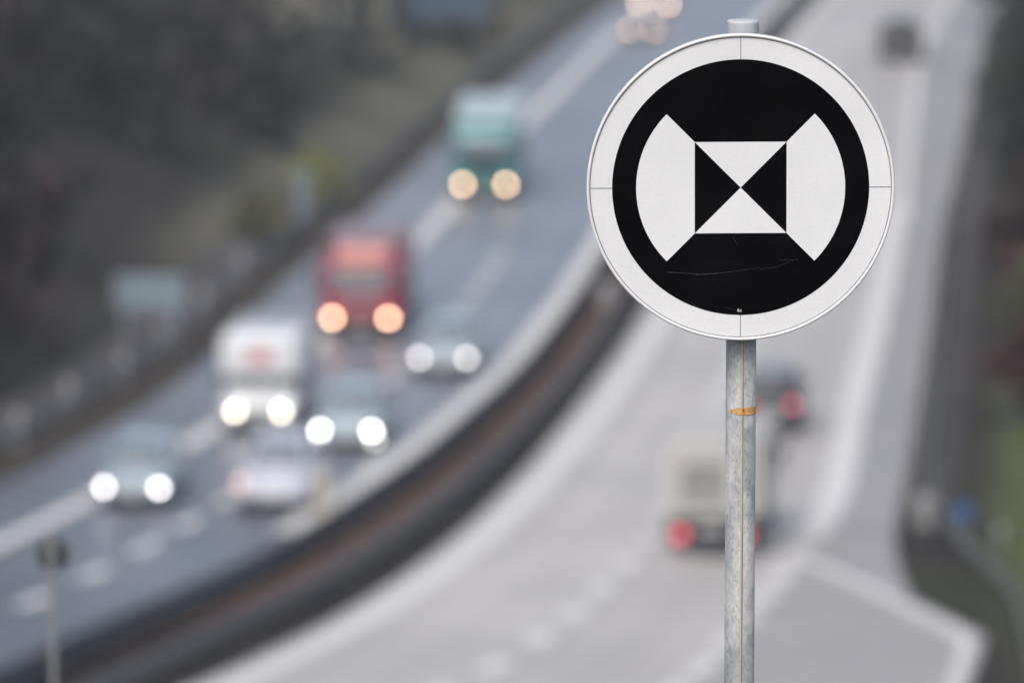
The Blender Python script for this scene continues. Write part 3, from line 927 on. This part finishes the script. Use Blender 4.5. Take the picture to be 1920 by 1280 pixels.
def make_lorry(label, cabm, topm, px, py, lamps, spread, lamp_z, W=2.5, H=4.0, box_m=None, group=None, wind=(1.85, 2.45), top=(3.0, 3.95), L=13.5, grille_m=None, dw=1.0):
    loc, rz = stand(px, py)
    root = empty("lorry", loc, rz)
    tag(root, label, "lorry", group)
    hw = W / 2; ch = top[0]
    b = bmesh.new()
    st = [(0.0, hw*.90, .42, ch - .55, .16), (.08, hw*.97, .38, ch - .38, .18), (.30, hw, .36, ch - .16, .18), (.75, hw, .36, ch, .16), (2.15, hw, .50, ch, .12)]
    loft(b, [rrect(*a) for a in st])
    obj("cab", b, cabm, root)
    b = bmesh.new()
    dt = top[1] - ch
    loft(b, [rrect(y, w * dw, ch - .02, ch + dt*q, .10) for y, w, q in ((.45, hw*.88, .35), (.75, hw*.93, .65), (1.3, hw*.95, .9), (2.1, hw*.96, 1.0))])
    obj("roof_deflector", b, topm, root)
    z0, z1 = wind
    quad(root, "windscreen", [(-hw*.84, -.03, z0), (hw*.84, -.03, z0), (hw*.82, .03 + .07*(z1 > ch-.55), z1), (-hw*.82, .03 + .07*(z1 > ch-.55), z1)], M['glass'], th=.03, bulge=.03)
    b = bmesh.new(); box(b, (0, -.06, z1 + .10), (W*.84*dw, .22, .14), .04); obj("sun_visor", b, topm, root)
    for sx in (-1, 1):
        quad(root, "side_window", [(sx*(hw+.008), .35, z0+.02), (sx*(hw+.008), 1.35, z0+.02), (sx*(hw+.008), 1.30, z1), (sx*(hw+.008), .55, z1)], M['glass'], th=.008)
        b = bmesh.new(); box(b, (sx*(hw+.20), .12, (z0+z1)/2), (.22, .12, .62), .04); tube(b, (sx*(hw-.02), .3, z1), (sx*(hw+.2), .14, z1-.05), .02, seg=8)
        obj("mirror", b, M['trim'], root)
    b = bmesh.new()
    for k in range(4): box(b, (0, -.02, 1.02 + .19*k), (W*.62, .06, .11), .02)
    obj("grille", b, grille_m or M['trim'], root)
    b = bmesh.new(); box(b, (0, .10, .42), (W*.98, .36, .36), .07); obj("bumper", b, M['trim'], root)
    b = bmesh.new(); box(b, (0, -.095, .38), (.52, .016, .11), .004); obj("number_plate", b, M['plate'], root)
    for sx in (-1, 1):
        lamp("headlight", root, sx*spread, -.09, lamp_z, LAMP_D*1.15, lamps, -1, 1.1, .95)
    b = bmesh.new(); box(b, (0, L/2 + .6, .85), (.9, L - 1.2, .22), .03); obj("chassis", b, M['trim'], root)
    b = bmesh.new(); box(b, (0, 2.75 + (L-2.75)/2, 1.05 + (H-1.05)/2), (W + .02, L - 2.75, H - 1.05), .05); obj("trailer_box", b, box_m, root)
    for sx in (-1, 1):
        for y in (1.3, L-2.3, L-1.2):
            wheel(root, sx*(hw - .02), y, .50, .30)
        lamp("tail_light", root, sx*(hw-.2), L - .02, .95, .18, M['tail_off'], 1)
    return root

RED = paint("deep_red_paint", (.27, .010, .034)); RED2 = paint("salmon_panel", (.72, .34, .27))
GREEN = paint("teal_green_paint", (.035, .20, .205)); PALE = paint("pale_teal_panel", (.40, .50, .50))
GREY = paint("grey_blue_paint", (.24, .27, .31)); GREY2 = paint("grey_canvas", (.30, .33, .37))
make_lorry("red lorry with amber headlights and a pale salmon roof panel", RED, RED2, 676, 636, M['lamp_peach'], .855, .66, W=2.45, H=2.72, box_m=paint("dark_red_box", (.14, .012, .025)), wind=(1.65, 2.15), top=(2.42, 2.72), L=7.2,
           dw=.72, grille_m=paint("rosy_grille", (.30, .20, .22)))
make_lorry("teal green lorry with amber headlights and a pale roof deflector", GREEN, PALE, 908, 378, M['lamp_peach'], .79, .64, W=2.35, H=3.1, box_m=PALE, wind=(1.7, 2.15), top=(2.85, 3.15), L=8.6)
make_car("distant grey car with dim headlights, lower of the two far cars", GREY, 1203, 76, M['lamp_dim'], spread=.585, lamp_z=.50, h=1.22)
make_car("distant grey car with dim headlights, at the very top of the road", GREY2, 1226, 30, M['lamp_dim'], spread=.70, lamp_z=.62, h=1.6)

def make_camper():
    loc, rz = stand(484, 812)
    root = empty("camper_van", loc, rz)
    tag(root, "white camper van with lit headlights and a red emblem over the windscreen", "camper van")
    Wp = M['white_paint']
    b = bmesh.new()
    loft(b, [rrect(*a) for a in ((0, .78, .30, .82, .14), (.10, .93, .26, .92, .16), (.55, .99, .24, 1.06, .16), (1.05, 1.0, .24, 1.18, .14), (1.9, 1.0, .26, 1.9, .14))])
    obj("cab", b, Wp, root)
    b = bmesh.new()
    loft(b, [rrect(y, w, z0, z1, .16) for y, w, z0, z1 in ((.30, 1.03, 1.56, 2.46), (.40, 1.07, 1.53, 2.56), (.9, 1.09, 1.53, 2.60), (1.75, 1.10, 1.5, 2.62), (1.85, 1.10, .42, 2.62), (5.2, 1.10, .42, 2.62))])
    obj("living_box", b, Wp, root)
    quad(root, "windscreen", [(-.90, .86, 1.10), (.90, .86, 1.10), (.84, 1.22, 1.52), (-.84, 1.22, 1.52)], M['glass'], th=.03)
    # red four-pointed emblem with thin lines left and right on the overcab front
    red = mat("red_emblem", (.42, .008, .02), .5, col2=(.48, .012, .025), scale=9)
    b = bmesh.new()
    vs = []
    for k in range(16):
        a = 2*math.pi*k/16; r = .36 if k % 4 == 0 else (.22 if k % 2 == 0 else .26)
        vs.append((r*1.25*math.cos(a), r*.62*math.sin(a)))
    front = [b.verts.new((x, 0, z)) for x, z in vs]; backv = [b.verts.new((x, .02, z)) for x, z in vs]
    b.faces.new(front)
    for k in range(16): b.faces.new([front[k], front[(k+1)%16], backv[(k+1)%16], backv[k]])
    e = obj("emblem", b, red, root); e.location = (.02, .270, 2.06)
    b = bmesh.new()
    for sx in (-1, 1): box(b, (sx*.66, .292, 2.06), (.56, .012, .035), .003)
    obj("stripe", b, mat("olive_stripe", (.38, .38, .30), .5, col2=(.42, .42, .34), scale=9), root)
    b = bmesh.new(); box(b, (0, -.01, .52), (.95, .06, .14), .03); obj("grille", b, M['trim'], root)
    b = bmesh.new(); box(b, (0, .08, .32), (1.86, .24, .18), .05); obj("bumper", b, M['trim'], root)
    b = bmesh.new(); box(b, (0, -.052, .36), (.52, .016, .11), .004); obj("number_plate", b, M['plate'], root)
    b = bmesh.new(); box(b, (0, 2.65, .30), (1.7, 4.6, .16), .03); obj("underbody", b, M['trim'], root)
    for sx in (-1, 1):
        lamp("headlight", root, sx*.64, .02, .60, LAMP_D, M['lamp_warm'], -1, 1.1, 1.0)
        lamp("side_light", root, sx*.64 + .10, .03, .78, .13, M['lamp_faint'], -1)
        b = bmesh.new(); box(b, (sx*1.16, 1.0, 1.30), (.20, .14, .34), .04); obj("mirror", b, M['trim'], root)
        quad(root, "side_window", [(sx*1.008, 1.15, 1.12), (sx*1.008, 1.75, 1.12), (sx*1.008, 1.72, 1.5), (sx*1.008, 1.40, 1.5)], M['glass'], th=.008)
        quad(root, "side_window", [(sx*1.108, 3.0, 1.5), (sx*1.108, 4.2, 1.5), (sx*1.108, 4.2, 2.1), (sx*1.108, 3.0, 2.1)], M['glass'], th=.008)
        wheel(root, sx*1.0, .95, .34, .22); wheel(root, sx*1.09, 4.0, .34, .22)
        lamp("tail_light", root, sx*1.0, 5.19, .8, .2, M['tail_off'], 1)
make_camper()

def make_box_truck():
    L = 6.2
    loc, rz = stand(1335, 1048, True, L)
    root = empty("box_truck", loc, rz)
    tag(root, "cream box truck seen from behind with round red tail lights, driving away", "truck")
    cream = mat("cream_box_panels", (.42, .40, .365), .55, col2=(.48, .465, .43), scale=.8)
    b = bmesh.new()
    loft(b, [rrect(*a) for a in ((0, .85, .40, 1.05, .16), (.25, .98, .34, 1.25, .16), (.75, 1.02, .34, 1.9, .14), (1.15, 1.02, .34, 2.15, .14), (1.9, 1.02, .36, 2.2, .12))])
    obj("cab", b, cream, root)
    quad(root, "windscreen", [(-.88, .45, 1.42), (.88, .45, 1.42), (.82, .86, 2.0), (-.82, .86, 2.0)], M['glass'], th=.03)
    b = bmesh.new(); box(b, (0, 2.05 + (L-2.05)/2, 1.02 + (2.82-1.02)/2), (2.30, L-2.05, 1.80), .05); obj("cargo_box", b, cream, root)
    # rear doors: a grey recessed shutter panel on the kerb side and a frame
    grey = mat("grey_rear_panel", (.22, .215, .21), .6, col2=(.32, .31, .30), scale=1.5)
    b = bmesh.new(); box(b, (.22, L + .012, 1.80), (1.05, .024, 1.05), .006); obj("rear_panel", b, grey, root)
    b = bmesh.new()
    for x in (-1.08, 1.08): box(b, (x, L + .015, 1.90), (.07, .03, 1.68), .008)
    box(b, (0, L + .018, 2.775), (2.09, .03, .07), .008)
    obj("rear_frame", b, mat("off_white_frame", (.66, .64, .60), .5, col2=(.7, .68, .64), scale=5), root)
    b = bmesh.new(); box(b, (0, L/2 + .4, .72), (1.0, L - 1.4, .40), .03); obj("chassis", b, M['trim'], root)
    b = bmesh.new(); box(b, (0, L - .06, .62), (2.2, .16, .22), .03); box(b, (0, L-.06, .85), (2.2, .06, .3), .02); obj("rear_bumper", b, M['dark_steel'], root)
    b = bmesh.new(); box(b, (0, L + .03, .72), (.52, .016, .11), .004); obj("number_plate", b, M['plate'], root)
    for sx in (-1, 1):
        lamp("tail_light", root, sx*.77, L + .02, .58, .30, M['tail'], 1)
        lamp("headlight", root, sx*.72, .05, .75, .2, M['lamp_off'], -1)
        b = bmesh.new(); box(b, (sx*1.22, .75, 1.65), (.22, .14, .42), .04); obj("mirror", b, M['trim'], root)
        wheel(root, sx*1.0, 1.0, .38, .24); wheel(root, sx*1.08, L - 1.5, .38, .30)
make_box_truck()

# ------------------------------------------------------------------ signs, markers and posts at the roadside
def board_sign(name, label, cat, px, py_base, w, h, z0, face_m, legs, yaw=0.0, group=None, leg_m=None, back=.0):
    p = at(px, py_base); p.y += back
    gz = tz(p.x, p.y)
    root = empty(name, (p.x, p.y, gz), yaw)
    tag(root, label, cat, group)
    b = bmesh.new(); box(b, (0, 0, z0 + h/2), (w, .05, h), .02); obj("panel", b, face_m, root)
    b = bmesh.new()
    for z in (z0 + h*.25, z0 + h*.75): box(b, (0, .05, z), (w*.94, .05, .06), .006)
    obj("back_rail", b, M['alu'], root)
    for lx in legs:
        b = bmesh.new(); tube(b, (lx, .10, -.4), (lx, .10, z0 + h*.95), .06, seg=12); obj("leg", b, leg_m or M['alu'], root)
    return root
pale_back = mat("pale_blue_grey_sheet", (.20, .265, .295), .5, col2=(.225, .29, .325), scale=3)
board_sign("road_sign", "pale blue grey sign board on two legs before the dark left wood", "sign", 281, 690, 2.05, 1.05, 1.75, pale_back, (-.72, .72))
board_sign("road_sign", "narrow pale blue sign beside the yellow green bush", "sign", 566, 432, .45, 1.7, .45, mat("pale_blue_sheet", (.17, .22, .265), .5, col2=(.19, .24, .29), scale=3), (0,))
board_sign("direction_sign", "large slate blue direction sign at the far left verge, seen through haze", "sign", 838, 140, 3.9, 2.6, 1.7, mat("slate_blue_sheet", (.05, .085, .13), .5, col2=(.07, .105, .15), scale=2), (-1.3, 1.3))

# blue round sign on the right slope
def round_marker(px, py_base, dia, hz, m, label):
    p = at(px, py_base); gz = tz(p.x, p.y)
    root = empty("round_road_sign", (p.x, p.y, gz)); tag(root, label, "sign")
    b = bmesh.new(); lathe(b, [(0, -.012), (dia*.46, -.012), (dia*.5, -.008), (dia*.5, .012), (0, .012)], 40, 'Y'); o = obj("disc", b, m, root); o.location = (0, -.05, hz)
    b = bmesh.new(); tube(b, (0, 0, -.3), (0, 0, hz + dia*.4), .03, seg=12); obj("post", b, M['alu'], root)
# small posts with a head
def delineator(label, px, py, group, w=.12, h=1.0, m=None, refl=None, cat="marker post", z=0.0, name="marker_post", p=None):
    p = p or at(px, py)
    gz = max(tz(p.x, p.y), 0) + z
    root = empty(name, (p.x, p.y, gz), 0); tag(root, label, cat, group)
    b = bmesh.new()
    loft(b, [[(x*s, y*s, zz) for x, y in ((-w/2, .04), (-w/4, -.05), (w/4, -.05), (w/2, .04))] for s, zz in ((1, -.2), (1, h*.93), (.75, h))], smooth=False)
    obj("stake", b, m or M['post_white'], root)
    b = bmesh.new(); box(b, (0, -.056, h*.78), (w*.72, .018, h*.20), .004)
    obj("reflector", b, refl or M['reflector'], root)
    return root
M['post_white'] = mat("white_marker_plastic", (.34, .34, .34), .6, col2=(.28, .28, .28), scale=6)
M['reflector'] = mat("glass_bead_reflector", (.50, .51, .53), .3, col2=(.56, .57, .6), scale=60, coat=1)
M['cream'] = mat("cream_plastic", (.70, .62, .50), .5, col2=(.64, .56, .44), scale=6)
spots = [(36, 850, "lowest, at the left picture edge"), (128, 790, "second from the lower left"), (231, 735, "below the pale two-legged sign"),
         (326, 680, "right of the pale two-legged sign"), (432, 612, "level with the camper roof"), (500, 545, "below the yellow green bush")]
for x, y, t in spots:
    p = at(x, y - 10); p.x = min(p.x, L_VERGE(p.y) - 1.35)
    delineator("white marker post behind the left guard rail, " + t, x, y, "white marker posts along the left guard rail", w=.24, h=1.05, p=p)
delineator("cream beacon post by the median rail, beside the white hatchback", 606, 984, None, w=.30, h=1.35, m=M['cream'], refl=M['cream'])
delineator("pale marker post where the right guard rail starts to bend", 1733, 985, None, w=.40, h=.8, m=M['post_white'])
delineator("pale green marker post low on the grassy right slope", 1876, 1040, None, w=.22, h=.8, m=mat("pale_green_plastic", (.15, .17, .12), .6, col2=(.13, .15, .11), scale=6))
delineator("pale stake among the trees at the right picture edge, upper one", 1902, 345, None, w=.42, h=1.6, m=mat("pale_grey_bark", (.24, .245, .27), .7, col2=(.2, .21, .23), scale=6))
delineator("pale stake at the right picture edge above the grass slope", 1908, 790, None, w=.34, h=1.5, m=mat("lilac_grey_plastic", (.11, .11, .13), .7, col2=(.09, .09, .11), scale=6))
delineator("pale marker post in the median, behind the lower left rim of the round sign", 1136, 575, None, w=.42, h=.8, m=M['post_white'])
round_marker(1805, 1010, .42, .72, mat("blue_sign_film", (.03, .13, .36), .4, col2=(.04, .15, .40), scale=8), "small blue round sign on the grass slope beside the ramp bay")

# slim post with a black plate on the slope between camera and road
def slim_post():
    d = 23.0
    t = at_depth(98, 1000, d); gz = tz(t.x, t.y)
    root = empty("slim_post", (t.x, t.y, gz)); tag(root, "slim grey metal post with a small round dark plate, blurred at lower left", "post")
    hgt = t.z - gz
    b = bmesh.new(); tube(b, (0, 0, -.3), (0, 0, hgt), .013, seg=14); obj("pole", b, mat("dull_galvanised_pole", (.125, .13, .133), .7, .0, col2=(.16, .163, .163), scale=20), root)
    b = bmesh.new(); lathe(b, [(0, .024), (.066, .024), (.070, .027), (.070, .034), (0, .034)], 36, 'Y', (0, 0, hgt - .088)); box(b, (0, .018, hgt - .085), (.04, .02, .05), .003); obj("plate", b, M['black_back'], root)
slim_post()

# ------------------------------------------------------------------ trees and bushes
def leaf_quads(C, Rad, n, size, flat=.0):
    """n leaf-clump quads scattered through an ellipsoid with holes and lumps"""
    d = rng.normal(size=(n, 3)); d /= np.linalg.norm(d, axis=1)[:, None]
    lump = 1 + .22 * np.sin(d[:, 0] * 5 + C[0]) * np.cos(d[:, 2] * 4 + C[1]) + .12 * np.sin(d[:, 1] * 9 + C[2] + C[0])
    r = rng.random(n) ** .45 * lump
    P = np.array(C) + d * r[:, None] * np.array(Rad)
    u = rng.normal(size=(n, 3)); u /= np.linalg.norm(u, axis=1)[:, None]
    v = np.cross(u, rng.normal(size=(n, 3))); v /= np.linalg.norm(v, axis=1)[:, None]
    s = size * (.5 + rng.random(n))[:, None]
    q = np.stack([P - u*s - v*s*.55, P + u*s - v*s*.55, P + u*s + v*s*.55, P - u*s + v*s*.55], 1)
    return q.reshape(-1, 3)

def stem(x, y, z, h, r, lean=(0, 0), seg=6):
    V, Fc = [], []
    L = 4
    for i in range(L + 1):
        t = i / L
        for k in range(seg):
            a = 2*math.pi*k/seg
            V.append((x + lean[0]*t*h + r*(1-.75*t)*math.cos(a), y + lean[1]*t*h + r*(1-.75*t)*math.sin(a), z - .4 + t*(h + .4)))
    for i in range(L):
        for k in range(seg):
            Fc.append((i*seg+k, i*seg+(k+1)%seg, (i+1)*seg+(k+1)%seg, (i+1)*seg+k))
    return V, Fc

def foliage_mat(name, a, b_, c=None, scale=.12):
    m = mat(name, a, .9, col2=b_, scale=scale, lo=.4, hi=.6, detail=3, spec=.05, island=.45)
    if c:
        for n in m.node_tree.nodes:
            if n.type == 'VALTORGB':
                e = n.color_ramp.elements.new(.5); e.color = (*c, 1)
    return m
BARK = mat("grey_brown_bark", (.055, .047, .040), .95, col2=(.09, .08, .07), scale=3)
def wood(name, spots, fm, leaf, dens, hmin, hmax, wide):
    V, Fc, MI = [], [], []
    n0 = 0
    Q = []
    for x, y in spots:
        z = tz(x, y); h = random.uniform(hmin, hmax)
        v, f = stem(x, y, z, h * .8, .10 + h*.012, (random.uniform(-.08, .08), random.uniform(-.08, .08)))
        Fc += [tuple(i + n0 for i in q) for q in f]; V += v; MI += [1]*len(f); n0 += len(v)
        w = h * random.uniform(*wide)
        Q.append(leaf_quads((x, y, z + h*.58), (w, w, h*.46), dens, leaf))
        Q.append(leaf_quads((x + random.uniform(-w, w), y + random.uniform(-w, w), z + .9), (w*.9, w*.9, 1.0), dens // 4, leaf * .8))
    Q = np.concatenate(Q)
    k = len(Q) // 4
    V += Q.tolist()
    Fc += (np.arange(k*4).reshape(-1, 4) + n0).tolist(); MI += [0]*k
    return raw(name, V, Fc, [fm, BARK], mi=MI)

def scatter(n, x0, x1, y0, y1, ok, mind):
    out = []
    t = 0
    while len(out) < n and t < n * 60:
        t += 1
        x, y = random.uniform(x0, x1), random.uniform(y0, y1)
        if not ok(x, y): continue
        if any((x-a)**2 + (y-b)**2 < mind**2 for a, b in out): continue
        out.append((x, y))
    return out
LW = scatter(330, -75, 30, 120, 420, lambda x, y: 4.2 < L_VERGE(y) - x < 46 and x > -.095*y - 22, 2.7)
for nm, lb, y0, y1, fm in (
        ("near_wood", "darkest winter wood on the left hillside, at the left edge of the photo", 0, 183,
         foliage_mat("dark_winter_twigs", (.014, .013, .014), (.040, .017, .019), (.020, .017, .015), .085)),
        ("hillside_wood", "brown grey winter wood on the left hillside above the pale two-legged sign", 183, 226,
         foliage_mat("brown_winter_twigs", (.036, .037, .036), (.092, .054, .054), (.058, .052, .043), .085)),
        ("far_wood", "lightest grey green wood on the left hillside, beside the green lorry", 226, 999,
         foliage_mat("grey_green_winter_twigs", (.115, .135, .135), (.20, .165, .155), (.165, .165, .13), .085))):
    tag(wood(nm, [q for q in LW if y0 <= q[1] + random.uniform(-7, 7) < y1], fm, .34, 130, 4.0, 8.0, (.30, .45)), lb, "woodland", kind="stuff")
RWD = scatter(170, 18, 110, 150, 420, lambda x, y: 6.5 < x - R_VERGE(y) < 40 and x < .095*y + 22, 2.8)
o = wood("right_wood", RWD, foliage_mat("dark_evergreen_mix", (.013, .016, .014), (.026, .021, .021), (.018, .021, .017), .09), .34, 140, 4.5, 9.0, (.28, .42))
tag(o, "dark mixed wood on the bank beyond the right carriageway", "woodland", kind="stuff")

def tree(name, label, x, y, h, w, fm, leaf, n, cat="tree", group=None, trunk_h=.8, zc=.58):
    z = tz(x, y)
    root = empty(name, (x, y, z)); tag(root, label, cat, group)
    b = bmesh.new()
    tube(b, (0, 0, -.4), (.05*h*.1, 0, h*trunk_h), .08 + h*.015, .03, 8)
    for k in range(6):
        a = k*1.05 + h; t = .35 + .08*k
        tube(b, (0, 0, h*trunk_h*t), (w*.6*math.cos(a), w*.6*math.sin(a), h*(trunk_h*t + .22)), .03 + h*.004, .012, 6)
    obj("trunk", b, BARK, root)
    q = leaf_quads((0, 0, h*zc), (w, w, h*.44), n, leaf)
    o = raw("crown", q.tolist(), np.arange(len(q)).reshape(-1, 4).tolist(), fm, root)
    return root
YG = foliage_mat("yellow_green_leaves", (.22, .235, .095), (.30, .30, .15), scale=.8)
DG = foliage_mat("dark_green_leaves", (.020, .026, .018), (.040, .044, .030), scale=.5)
RB = foliage_mat("red_brown_leaves", (.075, .035, .035), (.055, .040, .032), scale=.5)
OL = foliage_mat("olive_leaves", (.10, .105, .062), (.14, .13, .085), scale=.5)
p = at(632, 396); tree("bush", "yellow green bush by the left guard rail above the red lorry", p.x - .6, p.y, 2.4, 1.15, YG, .13, 900, "bush", trunk_h=.5, zc=.52)
p = at(545, 470); tree("bush", "olive green shrub behind the left guard rail, left of the narrow pale sign", p.x - .9, p.y, 1.9, 1.2, OL, .13, 700, "bush", trunk_h=.5, zc=.52)
p = at(930, 118); tree("bush", "green shrub on the far left verge under the slate blue sign", p.x - 1.0, p.y, 2.4, 1.6, OL, .15, 700, "bush", trunk_h=.5, zc=.52)
for (x, y, h, w, m, t) in ((1868, 640, 5.0, 1.7, RB, "red brown shrub-like tree above the grass slope at the right edge"),
                           (1800, 690, 2.8, 1.4, OL, "olive bush just behind the right guard rail above the blue sign"),
                           (1835, 790, 2.2, 1.3, RB, "low red brown bush on the right bank between the olive bush and the grass"),
                           (1822, 470, 7.5, 2.2, DG, "dark tree on the right bank level with the middle of the round sign"),
                           (1880, 300, 9.0, 2.6, DG, "tall dark tree at the upper right, level with the top of the hourglass"),
                           (1800, 330, 7.0, 1.9, DG, "dark tree overhanging the right hard shoulder"),
                           (1850, 150, 9.5, 2.8, DG, "tallest dark tree in the upper right corner")):
    p = at(x, y); x_ = max(p.x, R_VERGE(p.y) + 3.6)
    tree("tree", t, x_, p.y, h, w, m, .22, 1100)

# ------------------------------------------------------------------ damp air over the valley
b = bmesh.new(); box(b, (30, 290, 35), (740, 720, 74))
hz = bpy.data.materials.new("pale_haze"); hz.use_nodes = True
nt = hz.node_tree; nt.nodes.clear()
pv = nt.nodes.new("ShaderNodeVolumePrincipled"); mo = nt.nodes.new("ShaderNodeOutputMaterial")
pv.inputs["Color"].default_value = (.86, .91, .98, 1); pv.inputs["Density"].default_value = .0004; pv.inputs["Anisotropy"].default_value = .2
nt.links.new(pv.outputs[0], mo.inputs["Volume"])
tag(obj("haze", b, hz), kind="stuff")
